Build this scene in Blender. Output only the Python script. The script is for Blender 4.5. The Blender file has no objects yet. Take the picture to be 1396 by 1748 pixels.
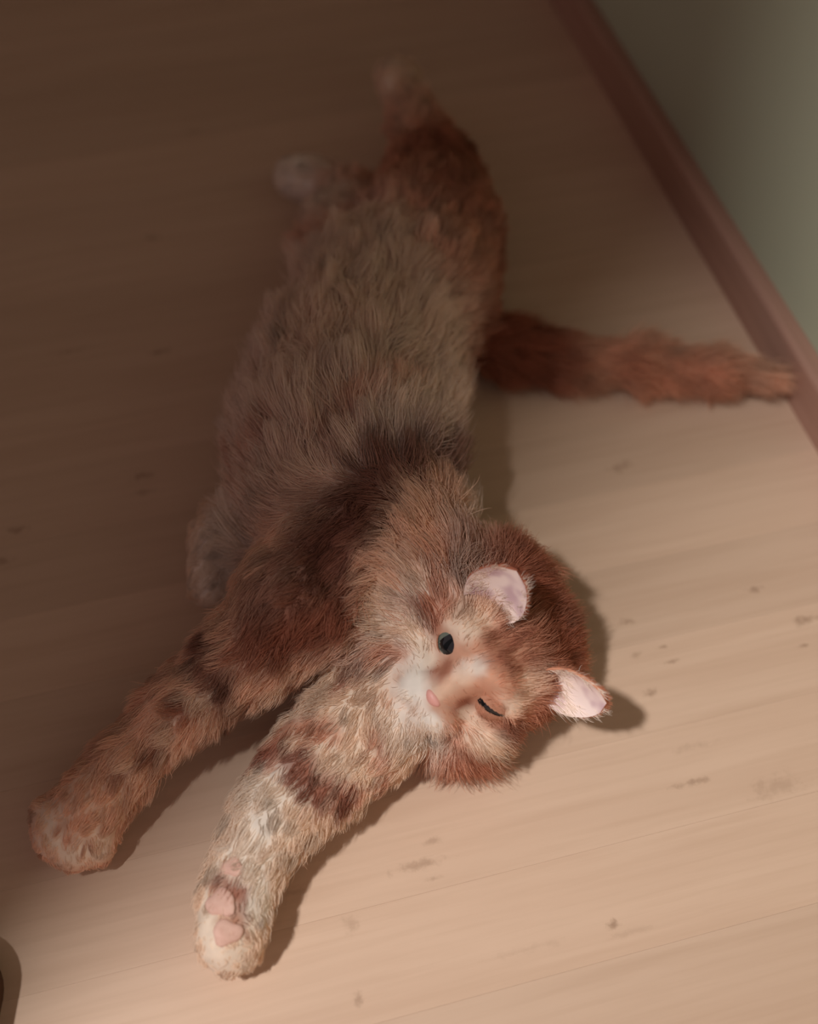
import bpy, bmesh, math, random
import numpy as np
from mathutils import Vector, Matrix
from mathutils.bvhtree import BVHTree
from mathutils.kdtree import KDTree

random.seed(4)
rng = np.random.default_rng(11)
SC = bpy.context.scene
COL = SC.collection

# ------------------------------------------------------------------ camera
IMG_W, IMG_H, FPX = 1396.0, 1748.0, 1874.0
CAM_H, PITCH = 0.70, math.radians(55.0)
cam_d = bpy.data.cameras.new('camera')
cam = bpy.data.objects.new('camera', cam_d)
COL.objects.link(cam)
cam.location = (0, 0, CAM_H)
cam.rotation_euler = (math.radians(90) - PITCH, 0, 0)
cam_d.sensor_fit = 'VERTICAL'
cam_d.sensor_height = 24.0
cam_d.lens = 24.0 * FPX / IMG_H
cam_d.clip_start = 0.01
cam_d.dof.use_dof = True
cam_d.dof.focus_distance = 0.69
cam_d.dof.aperture_fstop = 1.6
SC.camera = cam

# ------------------------------------------------------------------ light
world = bpy.data.worlds.new('world')
SC.world = world
world.use_nodes = True
bg = world.node_tree.nodes['Background']
bg.inputs[0].default_value = (1.0, 0.76, 0.78, 1)
bg.inputs[1].default_value = 0.365

lamp_d = bpy.data.lights.new('room_lamp', 'SPOT')   # a hanging lamp with an opaque shade: it lights downwards
lamp_d.spot_size = math.radians(104)
lamp_d.spot_blend = 0.3
lamp_d.energy = 146
lamp_d.color = (0.975, 1.0, 1.03)
lamp_d.shadow_soft_size = 0.055
lamp = bpy.data.objects.new('room_lamp', lamp_d)
lamp.location = (-0.70, -0.32, 1.95)
COL.objects.link(lamp)

SC.view_settings.view_transform = 'Standard'
SC.view_settings.look = 'None'
SC.view_settings.gamma = 1.0
SC.view_settings.exposure = 0.0
SC.view_settings.use_curve_mapping = False
SC.cycles.max_bounces = 5
SC.cycles.adaptive_threshold = 0.02
SC.cycles.diffuse_bounces = 4
SC.cycles.transmission_bounces = 4

# ------------------------------------------------------------------ helpers
_fw = np.array([0, math.cos(PITCH), -math.sin(PITCH)])
_up = np.array([0, math.sin(PITCH), math.cos(PITCH)])
_rt = np.array([1.0, 0, 0])
_co = np.array([0, 0, CAM_H])


def ray(px, py):
    d = _fw * FPX + _rt * (px - IMG_W / 2) + _up * (IMG_H / 2 - py)
    return d / np.linalg.norm(d)


def P(px, py, z=0.0):
    """the place at height z that the photograph shows at this pixel"""
    d = ray(px, py)
    return _co + d * ((z - CAM_H) / d[2])


def unit(v):
    v = np.asarray(v, float)
    return v / np.linalg.norm(v)


def link(name, data, mat=None, parent=None):
    o = bpy.data.objects.new(name, data)
    COL.objects.link(o)
    if mat is not None:
        data.materials.append(mat)
    if parent is not None:
        o.parent = parent
    return o


def tag(o, label=None, cat=None, kind=None, group=None):
    for k, v in (('label', label), ('category', cat), ('kind', kind), ('group', group)):
        if v:
            o[k] = v
    return o


def mesh_np(name, verts, faces, smooth=True):
    me = bpy.data.meshes.new(name)
    me.from_pydata([tuple(v) for v in verts], [], [tuple(int(i) for i in f) for f in faces])
    if smooth:
        me.polygons.foreach_set('use_smooth', [True] * len(me.polygons))
    me.update()
    return me


def srgb(r, g, b):
    def f(c):
        c /= 255.0
        return c / 12.92 if c <= 0.04045 else ((c + 0.055) / 1.055) ** 2.4
    return np.array([f(r), f(g), f(b)])


def material(name, col, rough=0.6, spec=0.3):
    m = bpy.data.materials.new(name)
    m.use_nodes = True
    b = m.node_tree.nodes['Principled BSDF']
    b.inputs['Base Color'].default_value = (*col, 1)
    b.inputs['Roughness'].default_value = rough
    b.inputs['Specular IOR Level'].default_value = spec
    return m, m.node_tree.nodes, m.node_tree.links, b


# wall runs along WD (towards the far end), the floor strips along WN (to the wall)
W0 = P(938, 0)
W1 = P(1400, 780)
WD = unit(W0 - W1)
WN = np.array([WD[1], -WD[0], 0.0])
WN = WN if WN[0] > 0 else -WN
YAW = math.atan2(WN[1], WN[0])


def node_noise(N, L, vec, scale, detail=4, rough=0.55, dist=0.0):
    n = N.new('ShaderNodeTexNoise')
    n.inputs['Scale'].default_value = scale
    n.inputs['Detail'].default_value = detail
    n.inputs['Roughness'].default_value = rough
    n.inputs['Distortion'].default_value = dist
    L.new(vec, n.inputs['Vector'])
    return n


def node_map(N, L, val, a, b, c, d, smooth=False):
    n = N.new('ShaderNodeMapRange')
    if smooth:
        n.interpolation_type = 'SMOOTHSTEP'
    for k, v in zip(('From Min', 'From Max', 'To Min', 'To Max'), (a, b, c, d)):
        n.inputs[k].default_value = v
    L.new(val, n.inputs['Value'])
    return n


def node_mix(N, L, fac, a, b, mode='MIX'):
    n = N.new('ShaderNodeMix')
    n.data_type = 'RGBA'
    n.blend_type = mode
    for s, v in ((n.inputs[0], fac), (n.inputs[6], a), (n.inputs[7], b)):
        if hasattr(v, 'links'):
            L.new(v, s)
        else:
            s.default_value = v if np.isscalar(v) else (*v, 1)
    return n


# ------------------------------------------------------------------ floor
# knots of the pine strips: pixel, half length along the grain (m), half width (m), depth of colour
KNOTS = [(1290, 1005, .008, .0035, .8), (1375, 1058, .012, .005, .8), (1070, 1062, .009, .003, .7), (1132, 1104, .005, .002, .9),
         (1145, 1130, .007, .002, .8), (1372, 1102, .006, .002, .8), (1110, 1185, .007, .004, .8), (1060, 798, .013, .006, .6),
         (1185, 1335, .016, .003, .7), (1325, 1342, .022, .010, .35), (738, 1436, .008, .003, .5), (720, 1476, .020, .004, .6),
         (1045, 1578, .005, .004, 1.0), (600, 1580, .006, .008, .4), (613, 1705, .005, .005, .7), (275, 600, .016, .003, .9),
         (30, 905, .010, .004, .9), (240, 812, .012, .006, .6), (246, 840, .010, .004, .5), (258, 405, .010, .006, .7),
         (1085, 1118, .006, .003, .5), (505, 1522, .008, .003, .35), (740, 1500, .006, .002, .45), (1180, 1275, .020, .003, .3),
         (330, 225, .014, .006, .5), (120, 600, .02, .004, .4), (1080, 1590, .02, .003, .25), (900, 1620, .03, .003, .2), (0, 960, .012, .006, .6)]


def floor_material(knots):
    m, N, L, b = material('pine_strip', (0.6, 0.42, 0.3), 0.42, 0.22)
    geo = N.new('ShaderNodeNewGeometry')
    mp = N.new('ShaderNodeVectorRotate')
    mp.rotation_type = 'Z_AXIS'
    mp.inputs['Angle'].default_value = -YAW
    L.new(geo.outputs['Position'], mp.inputs['Vector'])
    info = N.new('ShaderNodeObjectInfo')
    off = N.new('ShaderNodeVectorMath')
    off.operation = 'MULTIPLY_ADD'
    off.inputs[1].default_value = (37.0, 0, 19.0)
    off.inputs[2].default_value = (0, 0, 0)
    L.new(info.outputs['Random'], off.inputs[0])
    add = N.new('ShaderNodeVectorMath')
    add.operation = 'ADD'
    L.new(mp.outputs[0], add.inputs[0])
    L.new(off.outputs[0], add.inputs[1])
    st = N.new('ShaderNodeVectorMath')
    st.operation = 'MULTIPLY'
    st.inputs[1].default_value = (2.2, 26.0, 1.0)
    L.new(add.outputs[0], st.inputs[0])
    grain = node_noise(N, L, st.outputs[0], 1.6, 5, 0.55, 0.5)
    st2 = N.new('ShaderNodeVectorMath')
    st2.operation = 'MULTIPLY'
    st2.inputs[1].default_value = (6.0, 160.0, 1.0)
    L.new(add.outputs[0], st2.inputs[0])
    fine = node_noise(N, L, st2.outputs[0], 1.0, 3, 0.6)
    g1 = node_map(N, L, grain.outputs['Fac'], 0.35, 0.70, 0.0, 1.0, True)
    c1 = node_mix(N, L, g1.outputs[0], (0.650, 0.440, 0.306), (0.598, 0.395, 0.270))
    g2 = node_map(N, L, fine.outputs['Fac'], 0.45, 0.75, 0.0, 0.30)
    c2 = node_mix(N, L, g2.outputs[0], c1.outputs[2], (0.50, 0.315, 0.205))
    rnd = node_map(N, L, info.outputs['Random'], 0, 1, 0.94, 1.05)
    c3 = node_mix(N, L, 1.0, c2.outputs[2], rnd.outputs[0], 'MULTIPLY')
    # knots, each with a shape of its own
    wob = node_noise(N, L, geo.outputs['Position'], 140, 3, 0.6) if knots else None
    total = None
    for (x, y, rl, rw, dk) in knots:
        p = P(x, y)
        lx, ly = p @ WN, p @ np.array([-WN[1], WN[0], 0])
        s = N.new('ShaderNodeVectorMath')
        s.operation = 'SUBTRACT'
        s.inputs[1].default_value = (lx, ly, 0)
        L.new(mp.outputs[0], s.inputs[0])
        k = N.new('ShaderNodeVectorMath')
        k.operation = 'MULTIPLY'
        k.inputs[1].default_value = (1 / rl, 1 / rw, 0)
        L.new(s.outputs[0], k.inputs[0])
        ln = N.new('ShaderNodeVectorMath')
        ln.operation = 'LENGTH'
        L.new(k.outputs[0], ln.inputs[0])
        w = N.new('ShaderNodeMath')
        w.operation = 'MULTIPLY_ADD'
        w.inputs[1].default_value = 2.6
        L.new(wob.outputs['Fac'], w.inputs[0])
        L.new(ln.outputs['Value'], w.inputs[2])
        r = node_map(N, L, w.outputs[0], 1.25, 2.4, dk * 0.62, 0.0, True)
        if total is None:
            total = r.outputs[0]
        else:
            a = N.new('ShaderNodeMath')
            a.operation = 'MAXIMUM'
            L.new(total, a.inputs[0])
            L.new(r.outputs[0], a.inputs[1])
            total = a.outputs[0]
    c4 = node_mix(N, L, total, c3.outputs[2], (0.235, 0.125, 0.070)) if knots else c3
    L.new(c4.outputs[2], b.inputs['Base Color'])
    bump = N.new('ShaderNodeBump')
    bump.inputs['Strength'].default_value = 0.05
    bump.inputs['Distance'].default_value = 0.002
    L.new(fine.outputs['Fac'], bump.inputs['Height'])
    L.new(bump.outputs[0], b.inputs['Normal'])
    return m


M_floor = floor_material([])
M_joint = material('strip_joint', (0.50, 0.33, 0.225), 0.8)[0]
STRIP = 0.0660


def build_floor():
    def corner(a, bb, z):
        return W1 + WD * a + WN * bb + np.array([0, 0, z])
    A0, A1, B0, B1 = -1.25, 1.0, -2.1, 0.012
    v = [corner(a, bb, z) for z in (-0.03, -0.0016) for a, bb in ((A0, B0), (A0, B1), (A1, B1), (A1, B0))]
    f = [(0, 1, 2, 3), (7, 6, 5, 4)] + [(i, 4 + i, 4 + (i + 1) % 4, (i + 1) % 4) for i in range(4)]
    fl = link('floor', mesh_np('floor', v, f, False), M_joint)
    tag(fl, 'pale pine strip floor with small brown knots', None, 'structure')
    r = random.Random(3)
    off = 0.0083 + 0.0
    n0 = int(math.floor((A0 - off) / STRIP)) + 1
    n1 = int(math.floor((A1 - off) / STRIP)) - 1
    for i in range(n0, n1 + 1):
        a = off + i * STRIP
        mine = [k for k in KNOTS if a - 0.004 < (P(k[0], k[1]) - W1) @ WD < a + STRIP + 0.004]
        mat = floor_material(mine) if mine else M_floor
        # a board of full length in view, its end joints out of view
        cuts = [B0, B0 + r.uniform(.25, .75), B1 - 0.012]
        for s in range(len(cuts) - 1):
            b0, b1 = cuts[s], cuts[s + 1]
            g, bv, th = 0.00003, 0.00012, 0.010
            outer = [(a + g, b0 + g), (a + g, b1 - g), (a + STRIP - g, b1 - g), (a + STRIP - g, b0 + g)]
            inner = [(a + g + bv, b0 + g + bv), (a + g + bv, b1 - g - bv), (a + STRIP - g - bv, b1 - g - bv), (a + STRIP - g - bv, b0 + g + bv)]
            vv = [corner(x, y, -th) for x, y in outer] + [corner(x, y, -0.00006) for x, y in outer] + [corner(x, y, 0) for x, y in inner]
            ff = [(8, 9, 10, 11)] + [(l * 4 + k, (l + 1) * 4 + k, (l + 1) * 4 + (k + 1) % 4, l * 4 + (k + 1) % 4) for l in (0, 1) for k in range(4)]
            me = mesh_np('floor_strip', vv, ff, False)
            bm = bmesh.new()
            bm.from_mesh(me)
            bmesh.ops.recalc_face_normals(bm, faces=bm.faces)
            if max(bm.faces, key=lambda q: q.calc_center_median().z).normal.z < 0:
                bmesh.ops.reverse_faces(bm, faces=bm.faces)
            bm.to_mesh(me)
            bm.free()
            link('floor_strip', me, mat if s == 1 else M_floor, fl)


build_floor()


# ------------------------------------------------------------------ wall, baseboard, added back wall, ceiling and door
def prism_along_wall(name, profile, a0, a1, mat):
    """profile: points (distance into the wall, height), run along the wall"""
    n = len(profile)
    v = [W1 + WD * a + WN * b + np.array([0, 0, z]) for a in (a0, a1) for b, z in profile]
    f = [(i, (i + 1) % n, n + (i + 1) % n, n + i) for i in range(n)] + [tuple(range(n))[::-1], tuple(range(n, 2 * n))]
    me = mesh_np(name, v, f, False)
    bm = bmesh.new()
    bm.from_mesh(me)
    bmesh.ops.recalc_face_normals(bm, faces=bm.faces)
    bm.to_mesh(me)
    bm.free()
    return link(name, me, mat)


def wall_material():
    m, N, L, b = material('wall_paint', (0.5, 0.5, 0.36), 0.85, 0.1)
    geo = N.new('ShaderNodeNewGeometry')
    n = node_noise(N, L, geo.outputs['Position'], 3.0, 3)
    c = node_mix(N, L, n.outputs['Fac'], (0.45, 0.465, 0.325), (0.50, 0.51, 0.36))
    L.new(c.outputs[2], b.inputs['Base Color'])
    n2 = node_noise(N, L, geo.outputs['Position'], 260, 2)
    bump = N.new('ShaderNodeBump')
    bump.inputs['Strength'].default_value = 0.08
    bump.inputs['Distance'].default_value = 0.001
    L.new(n2.outputs['Fac'], bump.inputs['Height'])
    L.new(bump.outputs[0], b.inputs['Normal'])
    return m


def wood_material(name, c_a, c_b, axis, rough=0.5):
    m, N, L, b = material(name, c_a, rough, 0.3)
    geo = N.new('ShaderNodeNewGeometry')
    mp = N.new('ShaderNodeVectorRotate')
    mp.rotation_type = 'Z_AXIS'
    mp.inputs['Angle'].default_value = -YAW
    L.new(geo.outputs['Position'], mp.inputs['Vector'])
    st = N.new('ShaderNodeVectorMath')
    st.operation = 'MULTIPLY'
    st.inputs[1].default_value = axis
    L.new(mp.outputs[0], st.inputs[0])
    n = node_noise(N, L, st.outputs[0], 1.0, 5, 0.6, 0.6)
    g = node_map(N, L, n.outputs['Fac'], 0.3, 0.7, 0, 1)
    c = node_mix(N, L, g.outputs[0], c_a, c_b)
    L.new(c.outputs[2], b.inputs['Base Color'])
    return m


M_wall = wall_material()
M_base = wood_material('baseboard_wood', (0.44, 0.245, 0.175), (0.36, 0.190, 0.135), (120, 5, 120))
M_door = wood_material('dark_door_wood', (0.10, 0.045, 0.025), (0.075, 0.032, 0.018), (70, 70, 4), 0.45)

BT, BH = 0.016, 0.046
wall = prism_along_wall('wall_right', [(BT, 0.0), (BT, 2.5), (BT + 0.1, 2.5), (BT + 0.1, 0.0)], -1.25, 1.0, M_wall)
tag(wall, 'plain pale green painted wall above the brown baseboard', None, 'structure')
A_BACK = 1.0
vb_ = [W1 + WD * a + WN * b + np.array([0, 0, z]) for a in (A_BACK, A_BACK + .1) for b, z in ((BT, 0), (BT, 2.5), (-2.1, 2.5), (-2.1, 0))]
wb_ = link('added_wall_back', mesh_np('added_wall_back', vb_, [(0, 1, 2, 3), (7, 6, 5, 4), (0, 4, 5, 1), (1, 5, 6, 2), (2, 6, 7, 3), (3, 7, 4, 0)], False), M_wall)  # wall added out of view to block ambient light from the far side
tag(wb_, 'unseen pale green wall added to darken the far end of the floor', None, 'structure')
ce_ = [W1 + WD * a + WN * b + np.array([0, 0, z]) for z in (2.5, 2.6) for a, b in ((-1.25, -2.1), (-1.25, .12), (1.1, .12), (1.1, -2.1))]
ceil = link('ceiling', mesh_np('ceiling', ce_, [(3, 2, 1, 0), (4, 5, 6, 7), (0, 1, 5, 4), (1, 2, 6, 5), (2, 3, 7, 6), (3, 0, 4, 7)], False),
            material('ceiling_paint', (0.34, 0.25, 0.21), 0.9, 0.1)[0])  # ceiling added out of view to dim the far floor, dark to cut bounce
tag(ceil, 'unseen brown ceiling added to dim the ambient light', None, 'structure')
prof = [(0, 0), (0, BH - 0.006)] + [(0.006 - 0.006 * math.cos(t), BH - 0.006 + 0.006 * math.sin(t)) for t in (0.4, 0.8, 1.2, 1.57)] + [(BT - 0.0002, BH), (BT - 0.0002, 0)]
base = prism_along_wall('baseboard_right', prof, -1.25, 1.0, M_base)
tag(base, 'low brown wooden baseboard along the pale green wall', None, 'structure')


def rounded_slab(x0, x1, y0, y1, z0, z1, r, seg=6):
    pts = []
    for cx, cy, a0 in ((x1 - r, y1 - r, 0), (x0 + r, y1 - r, 90), (x0 + r, y0 + r, 180), (x1 - r, y0 + r, 270)):
        for k in range(seg + 1):
            t = math.radians(a0 + 90 * k / seg)
            pts.append((cx + r * math.cos(t), cy + r * math.sin(t)))
    n = len(pts)
    v = [(x, y, z) for z in (z0, z1) for x, y in pts]
    f = [(i, (i + 1) % n, n + (i + 1) % n, n + i) for i in range(n)] + [tuple(range(n))[::-1], tuple(range(n, 2 * n))]
    return v, f


# unseen door leaf, added so that its edge throws the long floor shadow
DX, DY = -0.470, -0.102
dr = link('added_door_1', None)
tag(dr, 'unseen tall dark brown door leaf added to cast the long shadow', None, 'structure')
v, f = rounded_slab(DX - 0.86, DX, DY, DY + 0.044, 0.002, 2.25, 0.006)
leaf = link('added_door_leaf', mesh_np('added_door_leaf', v, f, False), M_door, dr)
M_brass = material('brass', (0.55, 0.38, 0.16), 0.35, 0.5)[0]
M_brass.node_tree.nodes['Principled BSDF'].inputs['Metallic'].default_value = 1.0
bm = bmesh.new()
for s in (-1, 1):
    yy = DY + 0.022 + s * 0.022
    bmesh.ops.create_cone(bm, cap_ends=True, segments=16, radius1=0.009, radius2=0.009, depth=0.05,
                          matrix=Matrix.Translation((DX - 0.07, yy + s * 0.025, 1.0)) @ Matrix.Rotation(math.pi / 2, 4, 'X'))
    bmesh.ops.create_cone(bm, cap_ends=True, segments=16, radius1=0.008, radius2=0.007, depth=0.12,
                          matrix=Matrix.Translation((DX - 0.12, yy + s * 0.048, 1.0)) @ Matrix.Rotation(math.pi / 2, 4, 'Y'))
me = bpy.data.meshes.new('door_handle')
bm.to_mesh(me)
bm.free()
link('door_handle', me, M_brass, dr)

# the dark rounded thing at the lower left corner: a low wooden box
M_box = wood_material('dark_box_wood', (0.115, 0.052, 0.028), (0.080, 0.035, 0.019), (10, 90, 90), 0.45)
box = link('wooden_box', None)
box.location = (-0.36, 0.06, 0)
tag(box, 'dark brown rounded wooden box at the lower left corner', 'box')


def box_part(name, grow_, z0, z1):
    v, f = rounded_slab(-0.1385 - grow_, 0.1205 + grow_, -0.105 - grow_, 0.107 + grow_, z0, z1, 0.030 + grow_, 8)
    return link(name, mesh_np(name, v, f, False), M_box, box)


box_part('body', -0.0015, 0.0, 0.018)
lid_ = box_part('lid', 0.0015, 0.0185, 0.027)
bm = bmesh.new()
bmesh.ops.create_uvsphere(bm, u_segments=16, v_segments=10, radius=0.011)
for vtx in bm.verts:
    vtx.co = Vector((vtx.co.x, vtx.co.y, vtx.co.z + 0.034))
for fc in bm.faces:
    fc.smooth = True
me = bpy.data.meshes.new('knob')
bm.to_mesh(me)
bm.free()
link('knob', me, M_brass, lid_)

#CAT
# ------------------------------------------------------------------ the cat
# colours of the coat
CREAM = np.array([0.94, 0.72, 0.54])
PALE = np.array([0.95, 0.82, 0.69])
GINGER = np.array([0.60, 0.255, 0.148])
RUST = np.array([0.36, 0.118, 0.066])
DARK = np.array([0.20, 0.062, 0.040])
PEACH = np.array([0.84, 0.53, 0.365])
BELLY = np.array([0.96, 0.76, 0.62])

# head frame: x = cat's left, y = out through the nose, z = crown
EYES_PX, EYES_Z = (803, 1149), 0.098
E0 = P(*EYES_PX, EYES_Z)
to_cam = unit(_co - E0)
im_r = unit(np.cross(_up, to_cam))
im_r = im_r if im_r[0] > 0 else -im_r
im_u = unit(np.cross(to_cam, im_r))
im_u = im_u if im_u[2] > 0 else -im_u
f_left = unit(0.56 * im_r - 0.83 * im_u)
f_up0 = unit(0.83 * im_r + 0.56 * im_u)
TILT = math.radians(30)
f_fwd = unit(math.cos(TILT) * to_cam - math.sin(TILT) * f_up0)
f_up = unit(math.cos(TILT) * f_up0 + math.sin(TILT) * to_cam)
HR = np.stack([f_left, f_fwd, f_up], 1)
H0 = E0 - HR @ np.array([0, .037, .010])


def HP(x, y, z):
    return H0 + HR @ np.array([x, y, z], float)


PRIMS = []     # dict(kind, a, b, ra, rb, region, flow)


def chain(region, pts, group='body'):
    q = [(P(x, y, z), r) for x, y, z, r in pts]
    for (a, ra), (b, rb) in zip(q[:-1], q[1:]):
        PRIMS.append(dict(kind='cone', a=a, b=b, ra=ra, rb=rb, region=region, group=group, flow=unit(b - a)))


def hcone(a, b, ra, rb):
    A, B = HP(*a), HP(*b)
    PRIMS.append(dict(kind='cone', a=A, b=B, ra=ra, rb=rb, region='head', group='head', flow=unit(A - HP(0, .06, -.01) + 1e-6)))


def hell(c, r):
    PRIMS.append(dict(kind='ell', a=HP(*c), M=HR, r=np.array(r), region='head', group='head', flow=-f_fwd))


# trunk, from the throat to the rump
chain('torso', [(770, 1050, .070, .044), (680, 985, .074, .056), (610, 880, .076, .066), (592, 780, .078, .072),
                (610, 650, .076, .070), (655, 540, .070, .068), (705, 470, .066, .060)])
chain('torso', [(500, 900, .055, .045), (520, 760, .055, .050), (560, 620, .055, .050)])
chain('tuft', [(450, 880, .050, .030), (384, 925, .046, .0245)])
chain('tuft', [(440, 950, .040, .024), (376, 988, .036, .0205)])
chain('torso', [(690, 1025, .072, .034), (672, 1090, .064, .030)])
# forelegs
chain('right_foreleg', [(610, 930, .100, .046), (520, 1020, .095, .038), (420, 1120, .075, .026), (320, 1195, .058, .0200), (215, 1300, .042, .0165), (165, 1365, .034, .0180)])
chain('left_foreleg', [(705, 1130, .050, .042), (620, 1235, .042, .036), (540, 1310, .038, .0300), (470, 1390, .036, .0250), (425, 1470, .034, .0185), (402, 1530, .033, .0165)])
# paws with toes
chain('right_forepaw', [(165, 1365, .034, .0180), (128, 1408, .028, .0150)])
for tx, ty, tz in ((80, 1388, .034), (86, 1432, .028), (124, 1460, .023), (172, 1450, .020)):
    chain('right_forepaw', [(140, 1388, .030, .009), (tx, ty, tz, .0085)])
chain('left_forepaw', [(402, 1530, .033, .0165), (396, 1585, .032, .0145)])
for tx, ty, tz in ((374, 1600, .040, ), (380, 1622, .033), (398, 1632, .025), (416, 1618, .019)):
    chain('left_forepaw', [(398, 1575, .032, .010), (tx, ty, tz, .0080)])
# hind legs
chain('right_hindleg', [(720, 480, .080, .056), (738, 390, .085, .050), (738, 310, .080, .038), (722, 240, .070, .024), (700, 185, .066, .0170)])
chain('right_hindpaw', [(700, 185, .066, .0170), (680, 138, .062, .0165)])
for tx, ty in ((664, 130), (676, 122), (690, 124), (700, 134)):
    chain('right_hindpaw', [(684, 150, .062, .010), (tx, ty, .060, .0075)])
chain('left_hindleg', [(660, 500, .045, .055), (600, 420, .042, .044), (600, 350, .036, .026), (565, 318, .030, .0155)])
chain('left_hindpaw', [(565, 318, .030, .0155), (520, 302, .034, .0150)])
for tx, ty, tz in ((497, 292, .036), (493, 302, .032), (500, 312, .028)):
    chain('left_hindpaw', [(525, 303, .034, .010), (tx, ty, tz, .0080)])
# tail, its tip against the baseboard
chain('tail', [(760, 540, .050, .024), (860, 590, .036, .017), (960, 612, .028, .0140), (1090, 622, .026, .0130), (1220, 632, .026, .0110), (1318, 641, .027, .0050)])
# head
hell((0, -.006, .004), (.047, .046, .043))
hell((0, -.032, -.006), (.046, .042, .044))
hell((0, -.046, .012), (.044, .036, .036))
hell((-.034, -.040, .026), (.034, .034, .030))
for s in (-1, 1):
    hell((s * .029, .012, -.016), (.024, .026, .022))
    hell((s * .0098, .0460, -.0200), (.0125, .0120, .0105))
    hell((s * .024, -.004, -.040), (.030, .028, .027))
    hcone((s * .014, .034, .022), (s * .028, .028, .016), .010, .009)
hcone((0, .030, .018), (0, .0500, -.0080), .0155, .0092)
hell((0, .0400, -.0300), (.0120, .0120, .0095))
hcone((0, .0, -.010), (0, .036, -.014), .036, .018)


def prim_dist(p, pts):
    if p['kind'] == 'cone':
        ab = p['b'] - p['a']
        t = np.clip((pts - p['a']) @ ab / (ab @ ab), 0, 1)
        return np.linalg.norm(pts - (p['a'] + t[:, None] * ab), axis=1) - (p['ra'] + t * (p['rb'] - p['ra']))
    q = (pts - p['a']) @ p['M']
    k0 = np.linalg.norm(q / p['r'], axis=1)
    k1 = np.linalg.norm(q / p['r'] ** 2, axis=1) + 1e-9
    return k0 * (k0 - 1) / k1


FLOOR_Z = 0.004
KB, KH = 0.0055, 0.0028


def sdf(pts):
    sb = np.zeros(len(pts))
    sh = np.zeros(len(pts))
    lo_, hi_ = pts.min(0) - .06, pts.max(0) + .06
    for p in PRIMS:
        rm = max(p['r']) if 'r' in p else max(p['ra'], p['rb'])
        b_ = p.get('b', p['a'])
        if (np.minimum(p['a'], b_) - rm > hi_).any() or (np.maximum(p['a'], b_) + rm < lo_).any():
            continue
        d = prim_dist(p, pts)
        if p['group'] == 'head':
            sh += np.exp(-np.clip(d, -.2, .2) / KH)
        else:
            sb += np.exp(-np.clip(d, -.2, .2) / KB)
    db = -KB * np.log(sb + 1e-30)
    dh = -KH * np.log(sh + 1e-30)
    d = -.006 * np.log(np.exp(-np.clip(db, -.2, .2) / .006) + np.exp(-np.clip(dh, -.2, .2) / .006) + 1e-30)
    return np.maximum(d, FLOOR_Z - pts[:, 2])


def surface_nets(lo, hi, h):
    n = np.ceil((hi - lo) / h).astype(int) + 1
    xs = [lo[i] + h * np.arange(n[i]) for i in range(3)]
    val = np.empty(n)
    for i in range(n[0]):
        yy, zz = np.meshgrid(xs[1], xs[2], indexing='ij')
        pts = np.stack([np.full(yy.size, xs[0][i]), yy.ravel(), zz.ravel()], 1)
        val[i] = sdf(pts).reshape(n[1], n[2])
    ins = val < 0
    c = [(i, j, k) for i in (0, 1) for j in (0, 1) for k in (0, 1)]
    m = n - 1

    def sub(a, o):
        return a[o[0]:o[0] + m[0], o[1]:o[1] + m[1], o[2]:o[2] + m[2]]
    cnt = sum(sub(ins, o).astype(int) for o in c)
    mixed = (cnt > 0) & (cnt < 8)
    idx = np.argwhere(mixed)
    vid = -np.ones(m, int)
    vid[mixed] = np.arange(len(idx))
    acc = np.zeros((len(idx), 3))
    num = np.zeros(len(idx))
    for o in c:
        for ax in range(3):
            if o[ax]:
                continue
            o2 = list(o)
            o2[ax] = 1
            va = val[idx[:, 0] + o[0], idx[:, 1] + o[1], idx[:, 2] + o[2]]
            vb = val[idx[:, 0] + o2[0], idx[:, 1] + o2[1], idx[:, 2] + o2[2]]
            cr = (va < 0) != (vb < 0)
            t = np.where(cr, va / np.where(cr, va - vb, 1), 0)
            p = np.tile(np.array(o, float), (len(idx), 1))
            p[:, ax] += t
            acc[cr] += p[cr]
            num += cr
    verts = lo + h * (idx + acc / num[:, None])
    faces = []
    for ax in range(3):
        b_, c_ = (ax + 1) % 3, (ax + 2) % 3
        sl = [slice(1, -1)] * 3
        sl[ax] = slice(0, -1)
        s2 = list(sl)
        s2[ax] = slice(1, None)
        e = np.argwhere(ins[tuple(sl)] != ins[tuple(s2)])
        e = e + np.array([0 if a == ax else 1 for a in range(3)])
        d1 = np.zeros(3, int)
        d1[b_] = 1
        d2 = np.zeros(3, int)
        d2[c_] = 1
        q = [e - d1 - d2, e - d2, e, e - d1]
        q = np.stack([vid[tuple(w.T)] for w in q], 1)
        flip = ~ins[tuple(e.T)]
        q[flip] = q[flip][:, ::-1]
        faces.append(q)
    return verts, np.concatenate(faces)


allp = np.concatenate([np.stack([p['a'], p.get('b', p['a'])]) for p in PRIMS])
VERTS, QUADS = surface_nets(allp.min(0) - .09, np.array([*(allp.max(0)[:2] + .09), allp.max(0)[2] + .08]), 0.0042)
TRIS = np.concatenate([QUADS[:, [0, 1, 2]], QUADS[:, [0, 2, 3]]])


def gradient(pts, e=0.0015):
    g = np.stack([sdf(pts + np.eye(3)[i] * e) - sdf(pts - np.eye(3)[i] * e) for i in range(3)], 1)
    return g / (np.linalg.norm(g, axis=1, keepdims=True) + 1e-9)


def smoothn(pts, scale, seed=0):
    """cheap smooth noise in -1..1"""
    r = np.random.default_rng(100 + seed)
    o = np.zeros(len(pts))
    for k in range(6):
        w = unit(r.normal(size=3)) * scale * r.uniform(.6, 1.8)
        o += np.sin(pts @ w + r.uniform(0, 6.28) + 1.3 * np.sin(pts @ (unit(r.normal(size=3)) * scale)))
    return o / 3.2


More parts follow.
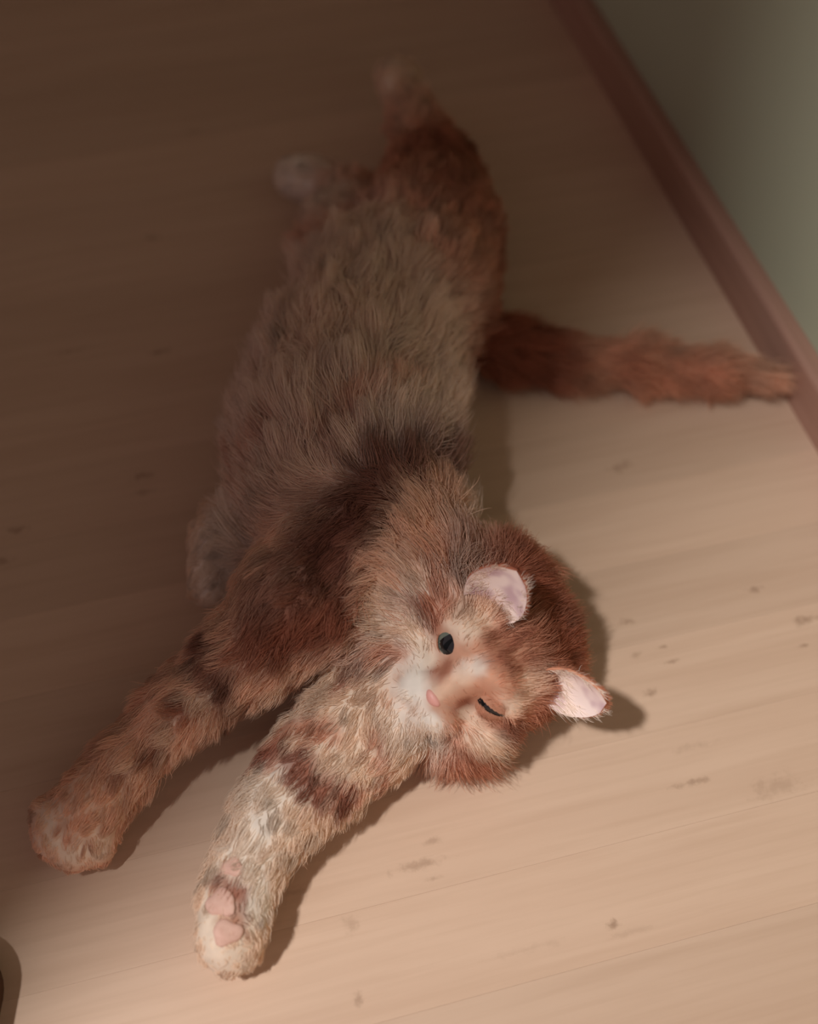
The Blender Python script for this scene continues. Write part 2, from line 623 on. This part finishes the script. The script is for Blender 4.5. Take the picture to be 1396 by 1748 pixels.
BVH = BVHTree.FromPolygons([tuple(v) for v in VERTS], [tuple(int(i) for i in q) for q in QUADS])


def hit(px, py):
    d = ray(px, py)
    h = BVH.ray_cast(Vector(_co), Vector(d))
    if h[0] is None:
        h = BVH.find_nearest(Vector(P(px, py, .03)))
    return np.array(h[0])


# marks of the coat and painted shade of folds and gaps: (pixels along the mark, half width in metres, colour, strength)
MARKS = [
    # back and thigh are ginger, the belly cream
    ([(880, 470), (860, 600), (830, 700)], .045, RUST, .9),
    ([(800, 260), (850, 380), (860, 520)], .040, RUST, .75),
    ([(740, 260), (790, 330)], .030, RUST, .6),
    ([(760, 480), (790, 620)], .022, GINGER, .45),
    ([(700, 640), (620, 690), (560, 760)], .008, GINGER, .5),  # belly crease, its dark fold painted as a ginger line
    ([(610, 400), (560, 560)], .04, CREAM, .5),
    # the dark saddle over shoulder and upper foreleg
    ([(800, 815), (730, 825), (640, 850), (570, 930)], .026, DARK, .85),
    ([(700, 850), (620, 930), (560, 1010), (470, 1040)], .030, DARK, .75),
    ([(600, 1040), (520, 1070), (440, 1100)], .015, RUST, .85),
    ([(640, 1010), (650, 1090)], .010, RUST, .6),
    ([(350, 1095), (385, 1170), (405, 1250)], .0085, DARK, .85),
    ([(270, 1155), (320, 1210)], .0075, RUST, .9),
    ([(205, 1220), (260, 1280)], .0065, RUST, .85),
    ([(160, 1275), (205, 1320)], .0055, RUST, .7),
    ([(300, 1115), (345, 1190), (370, 1260)], .0065, CREAM, .8),
    ([(235, 1185), (290, 1250), (330, 1300)], .0060, CREAM, .75),
    ([(180, 1250), (225, 1300), (260, 1345)], .0060, CREAM, .75),
    ([(560, 1150), (540, 1220)], .013, CREAM, .75),
    ([(480, 1170), (465, 1225)], .009, CREAM, .75),
    ([(430, 1160), (435, 1215)], .006, PEACH, .8),
    ([(510, 1150), (500, 1215)], .0045, RUST, .75),
    ([(590, 1110), (590, 1170)], .0045, RUST, .7),
    ([(625, 1120), (632, 1180)], .005, RUST, .6),
    ([(640, 1160), (600, 1210)], .008, CREAM, .7),
    ([(330, 1310), (230, 1340)], .010, PEACH, .6),
    ([(80, 1388), (86, 1394)], .008, CREAM, .7), ([(86, 1432), (92, 1434)], .008, CREAM, .7), ([(128, 1452), (129, 1446)], .008, CREAM, .7), ([(166, 1444), (164, 1438)], .008, CREAM, .7),
    ([(104, 1412), (108, 1408)], .003, GINGER, .5), ([(115, 1432), (120, 1424)], .003, GINGER, .5), ([(148, 1440), (149, 1430)], .003, GINGER, .5),  # shade in the gaps between the toes, painted into the coat
    # near foreleg: cream with two ginger bands
    ([(455, 1275), (520, 1315), (590, 1365)], .0095, RUST, 1.0),
    ([(490, 1240), (560, 1245)], .0070, GINGER, .85),
    ([(640, 1250), (665, 1330)], .0055, GINGER, .75),
    ([(575, 1265), (625, 1345)], .0030, GINGER, .5),
    ([(400, 1420), (460, 1450)], .0025, GINGER, .35),
    ([(450, 1350), (430, 1440), (440, 1520)], .016, PALE, .75),
    ([(575, 1290), (625, 1300)], .006, CREAM, .6),
    # chest and neck ruff
    ([(700, 1000), (695, 1110)], .017, PALE, .9),
    ([(640, 960), (630, 1040)], .010, GINGER, .5),
    ([(750, 920), (740, 1010), (748, 1080)], .0105, GINGER, .9),
    ([(818, 1178), (848, 1206)], .0065, GINGER, .55),
    ([(750, 1162), (761, 1146)], .0034, RUST, .95),
    ([(790, 1196), (799, 1205)], .0034, RUST, .95),
    ([(790, 1150), (818, 1138)], .0046, PALE, .8),
    ([(795, 1085), (815, 1060)], .006, CREAM, .7),
    ([(716, 1000), (706, 1090), (716, 1170)], .0075, PALE, .95),
    ([(690, 1005), (688, 1085)], .0028, GINGER, .7),
    ([(662, 985), (656, 1085)], .0085, CREAM, .9),
    ([(820, 905), (880, 915), (940, 960)], .014, RUST, .9),
    ([(800, 1265), (860, 1270)], .009, CREAM, .8),
    ([(890, 1250), (930, 1220)], .010, GINGER, .7),
    ([(760, 860), (720, 920), (680, 960)], .020, PEACH, .8),
    ([(392, 920), (384, 930)], .022, PALE, .97),
    ([(378, 985), (372, 992)], .020, PALE, .9),
    ([(385, 730), (410, 790), (415, 830)], .006, GINGER, .6),  # flank crease, the shade of the fold painted in ginger
    ([(470, 740), (430, 790)], .005, GINGER, .5),  # second flank crease, fold shade painted likewise
    ([(345, 860), (430, 855)], .005, GINGER, .45),  # crease above the tuft, its shade painted in ginger
    ([(375, 1505), (400, 1520)], .0055, RUST, .8),
    ([(405, 1530), (408, 1580)], .004, RUST, .7),
    ([(375, 1568), (400, 1570)], .003, GINGER, .7),
    ([(560, 340), (480, 300)], .030, PALE, .8),
    ([(680, 110), (700, 200)], .022, CREAM, .6),
    # tail: dark base, darker lower edge, paler top and tip
    ([(870, 560), (900, 620)], .030, RUST, .8),  # shadow between rump and tail painted into the coat
    ([(1050, 620), (1230, 650)], .014, GINGER, .6),
    ([(1090, 580), (1240, 590)], .014, PEACH, .5),
    ([(1310, 600), (1340, 650)], .026, PEACH, .6),
]


def head_marks():
    o = []

    def hm(pts, r, c, s):
        q = []
        for (x, y, z) in pts:
            p = HP(x, y, z)
            q.append(np.array(BVH.find_nearest(Vector(p))[0]))
        o.append((q, r, c, s))
    # crown and nape rust, paler brow, cream muzzle and cheeks
    hm([(-.02, -.02, .05), (.02, -.02, .05)], .024, RUST, .9)
    hm([(-.045, -.01, .02), (-.04, -.03, .03)], .020, RUST, .7)
    hm([(.03, -.02, .04), (.045, -.02, .02)], .020, RUST, .6)
    hm([(0, .02, .045), (0, .035, .025)], .0055, RUST, .65)
    for s in (-1, 1):
        hm([(s * .012, .02, .042), (s * .010, .035, .028)], .0035, RUST, .6)
        hm([(s * .030, .035, .020), (s * .026, .02, .035)], .0085, CREAM, .7)
        hm([(s * .036, .028, .004), (s * .046, .015, -.004)], .0060, RUST, .7)
        hm([(s * .034, .028, -.012), (s * .046, .010, -.018)], .0065, CREAM, .75)
        hm([(s * .030, .030, -.022), (s * .042, .010, -.034)], .0055, GINGER, .7)
        hm([(s * .012, .045, .004), (s * .011, .047, -.006)], .0042, RUST, .85)
        hm([(s * .010, .055, -.020), (s * .014, .050, -.022)], .0095, PALE, .95)
        hm([(s * .018, .040, -.006), (s * .026, .035, -.008)], .0055, CREAM, .7)
    hm([(0, .045, .010), (0, .055, -.004)], .0050, PEACH, .8)
    hm([(0, .045, -.032), (0, .03, -.04)], .016, PALE, .9)
    return o


REG_COL = {'torso': BELLY, 'tuft': CREAM, 'right_foreleg': PEACH, 'left_foreleg': CREAM, 'right_forepaw': PEACH, 'left_forepaw': CREAM,
           'right_hindleg': GINGER * .5 + PEACH * .5, 'right_hindpaw': CREAM, 'left_hindleg': PEACH, 'left_hindpaw': PALE, 'tail': GINGER * .35 + PEACH * .65, 'head': GINGER * .75 + PEACH * .25}
REG_LEN = {'torso': .027, 'tuft': .009, 'right_foreleg': .014, 'left_foreleg': .011, 'right_forepaw': .0048, 'left_forepaw': .0055,
           'right_hindleg': .017, 'right_hindpaw': .008, 'left_hindleg': .018, 'left_hindpaw': .008, 'tail': .024, 'head': .010}
REG_LAY = {'torso': .40, 'tuft': .4, 'right_foreleg': .55, 'left_foreleg': .38, 'right_forepaw': .35, 'left_forepaw': .26,
           'right_hindleg': .4, 'right_hindpaw': .4, 'left_hindleg': .4, 'left_hindpaw': .3, 'tail': .45, 'head': .38}
MARKS3 = [([hit(*q) for q in pts], r, c, s) for pts, r, c, s in MARKS] + head_marks()


def seg_dist(pts, poly):
    d = np.full(len(pts), 9.0)
    for a, b in zip(poly[:-1], poly[1:]):
        ab = b - a
        t = np.clip((pts - a) @ ab / (ab @ ab + 1e-12), 0, 1)
        d = np.minimum(d, np.linalg.norm(pts - (a + t[:, None] * ab), axis=1))
    return d


def attributes(pts):
    n = len(pts)
    W = np.zeros(n)
    col = np.zeros((n, 3))
    length = np.zeros(n)
    lay = np.zeros(n)
    flow = np.zeros((n, 3))
    best = np.full(n, 9.0)
    reg = np.empty(n, dtype=object)
    for p in PRIMS:
        d = prim_dist(p, pts)
        w = np.exp(-np.clip(d, -.02, .3) / .006)
        r = p['region']
        W += w
        col += w[:, None] * REG_COL[r]
        length += w * REG_LEN[r]
        lay += w * REG_LAY[r]
        flow += w[:, None] * p['flow']
        m = d < best
        best[m] = d[m]
        reg[m] = r
    col /= W[:, None]
    length /= W
    lay /= W
    # on the head the coat runs back from the nose
    hm = (reg == 'head')
    hl = (pts - H0) @ HR
    nose = np.array([0, .062, .000])
    back = (hl - nose)
    back[:, 1] -= .01
    back = (back / (np.linalg.norm(back, axis=1, keepdims=True) + 1e-9)) @ HR.T
    wb = np.clip((.075 - np.linalg.norm(hl, axis=1)) / .02, 0, 1)[:, None] * hm[:, None]
    flow = flow / (np.linalg.norm(flow, axis=1, keepdims=True) + 1e-9) * (1 - wb) + back * wb
    # the head: short on the face, long on cheeks and ruff
    dn = np.linalg.norm(hl - np.array([0, .050, -.004]), axis=1)
    lh = np.clip(.0034 + (dn - .010) * .30, .0034, .024)
    lh *= np.where(hl[:, 2] > .015, .75, 1.0)
    length = np.where(hm, lh, length)
    lay = np.where(hm, np.clip(.14 + dn * 3.6, .14, .40), lay)
    wob = smoothn(pts, 260, 1) * .0022 + smoothn(pts, 700, 2) * .001
    for poly, r, c, s in MARKS3:
        d = seg_dist(pts, poly) + wob * min(1.6, r / .006)
        k = s / (1 + np.exp((d - r) / (r * .22)))
        col = col * (1 - k[:, None]) + c * k[:, None]
    # fine tabby ticking
    t = smoothn(pts, 420, 5)
    col *= (1 + .10 * t)[:, None]
    return col, length, lay, flow, reg, hl, hm


# ---- materials
def skin_material():
    m, N, L, b = material('cat_skin', (0.5, 0.25, 0.15), 0.9, 0.05)
    a = N.new('ShaderNodeAttribute')
    a.attribute_name = 'coat'
    L.new(a.outputs['Color'], b.inputs['Base Color'])
    return m


def fur_material():
    m = bpy.data.materials.new('cat_fur')
    m.use_nodes = True
    N, L = m.node_tree.nodes, m.node_tree.links
    N.clear()
    out = N.new('ShaderNodeOutputMaterial')
    a = N.new('ShaderNodeAttribute')
    a.attribute_name = 'coat'
    h = N.new('ShaderNodeBsdfTranslucent')
    L.new(a.outputs['Color'], h.inputs['Color'])
    d = N.new('ShaderNodeBsdfDiffuse')
    L.new(a.outputs['Color'], d.inputs['Color'])
    mx = N.new('ShaderNodeMixShader')
    mx.inputs[0].default_value = 0.62
    L.new(h.outputs[0], mx.inputs[1])
    L.new(d.outputs[0], mx.inputs[2])
    L.new(mx.outputs[0], out.inputs['Surface'])
    return m


M_skin = skin_material()
M_fur = fur_material()

cat = link('cat', None)
cat.location = (0, 0, 0)
tag(cat, 'fluffy ginger and cream cat lying on its side with paws stretched out', 'cat')


def add_coat(me, cols):
    at = me.attributes.new('coat', 'FLOAT_COLOR', 'POINT')
    at.data.foreach_set('color', np.concatenate([cols, np.ones((len(cols), 1))], 1).astype(np.float32).ravel())


vc, vl, vy, vf, vr, vh, vm = attributes(VERTS)
me = mesh_np('body', VERTS, QUADS)
add_coat(me, vc * .8)
link('body', me, M_skin, cat)

# ---- fur
EYE_L = [np.array([.0205, .0345, .010]), np.array([-.0205, .0345, .010])]


def grow(name, roots, nrm, col, length, lay, flow, rad=.00013, seg=6, clump_every=34, clump=.55, grav=.25, jitter=.22, seed=0):
    r = np.random.default_rng(seed)
    n = len(roots)
    ft = flow - nrm * (flow * nrm).sum(1, keepdims=True)
    ft /= (np.linalg.norm(ft, axis=1, keepdims=True) + 1e-6)
    # locks lean a little different ways
    sw = np.stack([smoothn(roots, 120, 20 + i + seed) for i in range(3)], 1) * .35 + r.normal(size=(n, 3)) * jitter
    under = r.uniform(size=n) < .13
    lay = np.where(under, np.maximum(lay, .75), lay)
    sw = sw * np.where(under, 1.7, 1.0)[:, None]
    d0 = nrm * np.sin(lay * 1.45)[:, None] + ft * np.cos(lay * 1.45)[:, None] + sw * .6
    d1 = nrm * (.35 * lay)[:, None] + ft + sw + np.array([0, 0, -grav])
    d0 /= np.linalg.norm(d0, axis=1, keepdims=True)
    d1 /= np.linalg.norm(d1, axis=1, keepdims=True)
    L_ = length * np.clip(r.normal(1, .16, n) + .12 * smoothn(roots, 200, 9), .5, 1.5)
    pos = np.empty((n, seg, 3))
    pos[:, 0] = roots - nrm * .0008
    for k in range(1, seg):
        s = k / (seg - 1)
        d = d0 * (1 - s) + d1 * s
        d /= np.linalg.norm(d, axis=1, keepdims=True)
        pos[:, k] = pos[:, k - 1] + d * (L_ / (seg - 1))[:, None]
    # gather strands into locks
    nc = max(2, n // clump_every)
    lead = r.choice(n, nc, replace=False)
    kd = KDTree(nc)
    for i, j in enumerate(lead):
        kd.insert(Vector(roots[j]), i)
    kd.balance()
    own = np.array([kd.find(Vector(p))[1] for p in roots])
    lp = pos[lead[own]]
    for k in range(1, seg):
        s = (k / (seg - 1)) ** 1.5 * clump
        sh = min(1.0, 1.0)
        pos[:, k] = pos[:, k] * (1 - s) + (lp[:, k] * sh) * s
    pos[:, 1:, 2] = np.maximum(pos[:, 1:, 2], .0012)
    lockc = (1 + .13 * r.normal(size=nc))[own]
    col = np.clip(col * lockc[:, None] * (1 + .07 * r.normal(size=(n, 1))), .01, None)
    col = col * np.minimum(1, .93 / col.max(1, keepdims=True))
    cu = bpy.data.hair_curves.new(name)
    cu.add_curves([seg] * n)
    cu.attributes['position'].data.foreach_set('vector', pos.astype(np.float32).ravel())
    ra = cu.attributes.get('radius') or cu.attributes.new('radius', 'FLOAT', 'POINT')
    prof = np.array([1 - .85 * (k / (seg - 1)) ** 2 for k in range(seg)])
    ra.data.foreach_set('value', np.tile(prof * rad, n).astype(np.float32))
    at = cu.attributes.new('coat', 'FLOAT_COLOR', 'CURVE')
    at.data.foreach_set('color', np.concatenate([col, np.ones((n, 1))], 1).astype(np.float32).ravel())
    o = link(name, cu, M_fur, cat)
    o['kind'] = 'stuff'
    return o


def sample(verts, tris, n, r, nv_=None):
    a, b, c = verts[tris[:, 0]], verts[tris[:, 1]], verts[tris[:, 2]]
    ar = np.linalg.norm(np.cross(b - a, c - a), axis=1)
    cs = np.cumsum(ar)
    t = np.searchsorted(cs, r.uniform(0, cs[-1], n))
    u, v = r.uniform(size=n), r.uniform(size=n)
    f = u + v > 1
    u[f], v[f] = 1 - u[f], 1 - v[f]
    if nv_ is not None:
        nn_ = nv_[tris[t]]
        nn_ = nn_[:, 0] * (1 - u - v)[:, None] + nn_[:, 1] * u[:, None] + nn_[:, 2] * v[:, None]
        return a[t] + u[:, None] * (b[t] - a[t]) + v[:, None] * (c[t] - a[t]), nn_ / np.linalg.norm(nn_, axis=1, keepdims=True)
    return a[t] + u[:, None] * (b[t] - a[t]) + v[:, None] * (c[t] - a[t])


NSAMP = 230000
VN = np.concatenate([gradient(VERTS[i:i + 4000]) for i in range(0, len(VERTS), 4000)])
pts, nrm = sample(VERTS, TRIS, NSAMP, rng, VN)
k_ = pts[:, 2] > FLOOR_Z + .0015
pts, nrm = pts[k_], nrm[k_]
col, length, lay, flow, reg, hl, hm = attributes(pts)
keep = np.ones(len(pts), bool)
for e in EYE_L:
    q = (hl - e) / (np.array([.0122, .03, .0098]) if e[0] < 0 else np.array([.0085, .03, .0020]))
    keep &= ~((np.linalg.norm(q, axis=1) < 1) & hm)
keep &= ~((np.linalg.norm((hl - np.array([0, .0600, -.0095])) / np.array([.0062, .008, .0048]), axis=1) < 1) & hm)
# eye and nose surroundings very short
for e in EYE_L:
    dd = np.linalg.norm(hl - e, axis=1)
    length = np.where(hm, length * np.clip(.5 + (dd - .010) * 45, .5, 1), length)
FUR_PARTS = {'body_fur': ('torso', 'tuft'), 'right_foreleg_fur': ('right_foreleg', 'right_forepaw'), 'left_foreleg_fur': ('left_foreleg', 'left_forepaw'),
             'right_hind_leg_fur': ('right_hindleg', 'right_hindpaw'), 'left_hind_leg_fur': ('left_hindleg', 'left_hindpaw'), 'tail_fur': ('tail',), 'head_fur': ('head',)}
for i, (nm, regs) in enumerate(FUR_PARTS.items()):
    m = keep & np.isin(reg.astype(str), regs)
    sel = np.nonzero(m)[0]
    grow(nm, pts[sel], nrm[sel], col[sel], length[sel], lay[sel], flow[sel], seed=i,
         clump={'head_fur': .35, 'body_fur': .6, 'tail_fur': .3}.get(nm, .58), clump_every={'head_fur': 30, 'body_fur': 44}.get(nm, 40), rad={'head_fur': .00016}.get(nm, .00019))

# ---- ears
M_ear = skin_material()
M_ear_in, N, L, b = material('ear_skin', (0.80, 0.58, 0.52), 0.7, 0.1)
geo = N.new('ShaderNodeNewGeometry')
nn = node_noise(N, L, geo.outputs['Position'], 42, 2)
n3 = node_map(N, L, nn.outputs['Fac'], .34, .54, 0, 1, True)
cc = node_mix(N, L, n3.outputs[0], (0.58, 0.39, 0.39), (0.86, 0.68, 0.60))
L.new(cc.outputs[2], b.inputs['Base Color'])


def ear(base, tip, face, w, cup, tint):
    """a cupped ear: base centre, tip, and the way its open side looks"""
    B, T = HP(*base), HP(*tip)
    ax = T - B
    hgt = np.linalg.norm(ax)
    ax = ax / hgt
    fc = unit(face)
    fc = unit(fc - ax * (fc @ ax))
    sd = unit(np.cross(ax, fc))
    nu, nv = 15, 12

    def sheet(scale, push, v0=0.0):
        v = []
        for j in range(nv):
            t = v0 + (1 - v0) * j / (nv - 1)
            wd = w * scale * (1 - t ** 2.6) ** .55 * (.74 + .26 * math.sin(math.pi / 2 * min(1, t / .42)))
            for i in range(nu):
                u = -1 + 2 * i / (nu - 1)
                ang = u * 1.15
                x = math.sin(ang) / math.sin(1.15) * wd
                d = cup * (1 - t) ** .6 * (1 - math.cos(ang)) * 1.6 + .004 * t * t
                v.append(B + ax * (hgt * t * (scale if t > .5 else 1)) + sd * x + fc * (d + push))
        f = [(j * nu + i, j * nu + i + 1, (j + 1) * nu + i + 1, (j + 1) * nu + i) for j in range(nv - 1) for i in range(nu - 1)]
        return np.array(v), f
    vo, fo = sheet(1.0, -.0010)
    vi, fi = sheet(.97, .0010)
    k = len(vo)
    rim = [j * nu for j in range(nv)] + [(nv - 1) * nu + i for i in range(1, nu)] + [j * nu + nu - 1 for j in range(nv - 2, -1, -1)]
    faces = [tuple(f[::-1]) for f in fo] + [(rim[i], rim[i + 1], rim[i + 1] + k, rim[i] + k) for i in range(len(rim) - 1)]
    meo = mesh_np('ear', np.concatenate([vo, vi]), faces)
    add_coat(meo, np.tile(tint, (2 * k, 1)))
    eo = link('ear', meo, M_ear, cat)
    ein = link('ear_lining', mesh_np('ear_lining', vi, fi), M_ear_in, eo)
    ein['label'] = 'pale pink inside of the ear'
    # short coat on the back, a pale fringe along the front edges
    r = np.random.default_rng(int(abs(tip[0]) * 1e5))
    tr = np.array([t for f in fo for t in ((f[0], f[1], f[2]), (f[0], f[2], f[3]))])
    pb = sample(vo, tr, 2600, r)
    cf = np.tile(tint, (len(pb), 1))
    pr = sample(vi, tr, 700, r)
    tt = (pr - B) @ ax / hgt
    uu = np.abs((pr - B) @ sd) / (w * np.clip(1 - tt ** 2.2, .02, 1) ** .62)
    pr = pr[(uu > .62) | (tt < .25)]
    n1 = np.concatenate([np.tile(-fc, (len(pb), 1)), np.tile(fc, (len(pr), 1))])
    grow('ear_fur', np.concatenate([pb, pr]), n1, np.concatenate([cf, np.tile(PALE * 1.05, (len(pr), 1))]),
         np.concatenate([np.full(len(pb), .0045), np.full(len(pr), .009)]), np.concatenate([np.full(len(pb), .25), np.full(len(pr), .35)]),
         np.tile(ax, (len(pb) + len(pr), 1)), rad=.00013, clump=.3, seed=50 + int(tip[0] > 0)).parent = eo
    return eo


ear((-.030, .011, .036), (-.036, .027, .074), to_cam + .1 * f_left - .1 * f_up0, .0215, .010, RUST)
ear((.031, -.002, .036), (.060, .002, .062), to_cam * .8 - .7 * im_u - .15 * im_r, .0195, .011, GINGER)

# ---- eyes
M_eye, N, L, b = material('eye_iris', (0.13, 0.145, 0.115), 0.08, 0.5)
M_pupil = material('eye_pupil', (0.008, 0.008, 0.009), 0.06, 0.6)[0]
M_lid = skin_material()


def dome(center, rad, keepf, name, mat, parent, seg=40, coat=None):
    """the part of a ball about an eye, in the head's frame, where keepf is true"""
    bm = bmesh.new()
    bmesh.ops.create_uvsphere(bm, u_segments=seg, v_segments=seg // 2, radius=1.0)
    dele = [fc for fc in bm.faces if not keepf(np.array(fc.calc_center_median()))]
    bmesh.ops.delete(bm, geom=dele, context='FACES')
    me = bpy.data.meshes.new(name)
    for vtx in bm.verts:
        vtx.co = Vector(HP(*(center + np.array(vtx.co) * rad)))
    for fc in bm.faces:
        fc.smooth = True
    bmesh.ops.recalc_face_normals(bm, faces=bm.faces)
    bm.to_mesh(me)
    bm.free()
    if coat is not None:
        add_coat(me, np.tile(coat, (len(me.vertices), 1)))
    return link(name, me, mat, parent)


for s, op in ((-1, 1.0), (1, .16)):
    c = np.array([s * .0205, .0285, .010])
    R = .0132
    eye = dome(c, R, lambda q: True, 'eye', M_eye, cat)
    look = unit(np.array([0, 1.0, .05]))
    dome(c, R * 1.015, lambda q: (q - look * (q @ look)) @ (q - look * (q @ look)) < (.26 if s < 0 else .75) and q @ look > 0, 'pupil', M_pupil, eye, 64)
    up_e, lo_e = .66 * op - .10 * (1 - op), -.60 * op - .20 * (1 - op)
    tilt = .22 * s
    dome(c, R * 1.05, lambda q: q[1] > -.1 and q[2] - tilt * q[0] > up_e * (1 - .85 * q[0] ** 2), 'eyelid', M_lid, eye, 150, GINGER * .6 + PEACH * .1)
    dome(c, R * 1.05, lambda q: q[1] > -.1 and q[2] - tilt * q[0] < lo_e * (1 - .85 * q[0] ** 2), 'eyelid', M_lid, eye, 150, GINGER * .6 + PEACH * .1)



def lid_fur(lid, eye_obj, c, seed, ln_):
    me = lid.data
    vv = np.array([v.co for v in me.vertices])
    tt = np.array([(p.vertices[0], p.vertices[k], p.vertices[k + 1]) for p in me.polygons for k in range(1, len(p.vertices) - 1)])
    q = sample(vv, tt, 900, np.random.default_rng(seed))
    n = q - HP(*c)
    n /= np.linalg.norm(n, axis=1, keepdims=True)
    cl = attributes(q)[0]
    fl = q - HP(0, .058, -.012)
    o = grow('eyelid_fur', q, n, cl, np.full(len(q), ln_), np.full(len(q), .15), fl, rad=.00014, clump=.2, grav=.05, jitter=.15, seed=seed)
    o.parent = eye_obj


for o_ in [o for o in cat.children if o.name.split('.')[0] == 'eye']:
    s_ = 1 if (np.array(o_.data.vertices[0].co) - H0) @ f_left > 0 else -1
    for k_, l_ in enumerate([c for c in o_.children if c.name.startswith('eyelid')]):
        lid_fur(l_, o_, (s_ * .0205, .0285, .010), 80 + k_ + 5 * s_, .0050 if s_ > 0 else .0012)

# ---- nose and pads
M_nose = material('nose_skin', (0.70, 0.33, 0.27), 0.45, 0.35)[0]
bm = bmesh.new()
bmesh.ops.create_uvsphere(bm, u_segments=20, v_segments=12, radius=1.0)
for vtx in bm.verts:
    x, y, z = vtx.co
    wide = .0058 * (1 + .35 * z)
    vtx.co = Vector(HP(x * wide, .0572 + y * .0036 + .001 * z, -.0100 + z * .0042))
for fc in bm.faces:
    fc.smooth = True
me = bpy.data.meshes.new('nose')
bm.to_mesh(me)
bm.free()
link('nose', me, M_nose, cat)

M_pad, N, L, b = material('pad_skin', (0.68, 0.40, 0.30), 0.75, 0.12)
geo = N.new('ShaderNodeNewGeometry')
nn = node_noise(N, L, geo.outputs['Position'], 240, 3)
cc = node_mix(N, L, nn.outputs['Fac'], (0.58, 0.31, 0.23), (0.78, 0.50, 0.39))
L.new(cc.outputs[2], b.inputs['Base Color'])


def pad(px, py, ru, rv, rot):
    """a soft pad on the sole that faces the camera"""
    p = hit(px, py)
    n = gradient(p[None])[0]
    t = unit(np.cross(n, [0.2, 1, 0.1]))
    b2 = np.cross(n, t)
    ca, sa = math.cos(rot), math.sin(rot)
    t, b2 = t * ca + b2 * sa, b2 * ca - t * sa
    bm = bmesh.new()
    bmesh.ops.create_uvsphere(bm, u_segments=18, v_segments=10, radius=1.0)
    for vtx in bm.verts:
        x, y, z = vtx.co
        w_ = 1 + .13 * math.sin(3 * math.atan2(y, x) + px) + .06 * math.sin(5 * math.atan2(y, x) + py)
        vtx.co = Vector(p - n * .0005 + t * x * ru * w_ + b2 * y * rv * w_ + n * z * .0026 * (1 + .15 * math.sin(4 * x + 3 * y)))
    for fc in bm.faces:
        fc.smooth = True
    me = bpy.data.meshes.new('paw_pad')
    bm.to_mesh(me)
    bm.free()
    link('paw_pad', me, M_pad, cat)


for a in ((377, 1541, .0092, .0080, 0), (388, 1592, .0086, .0070, .3), (396, 1480, .0070, .0055, 0)):
    pad(*a)
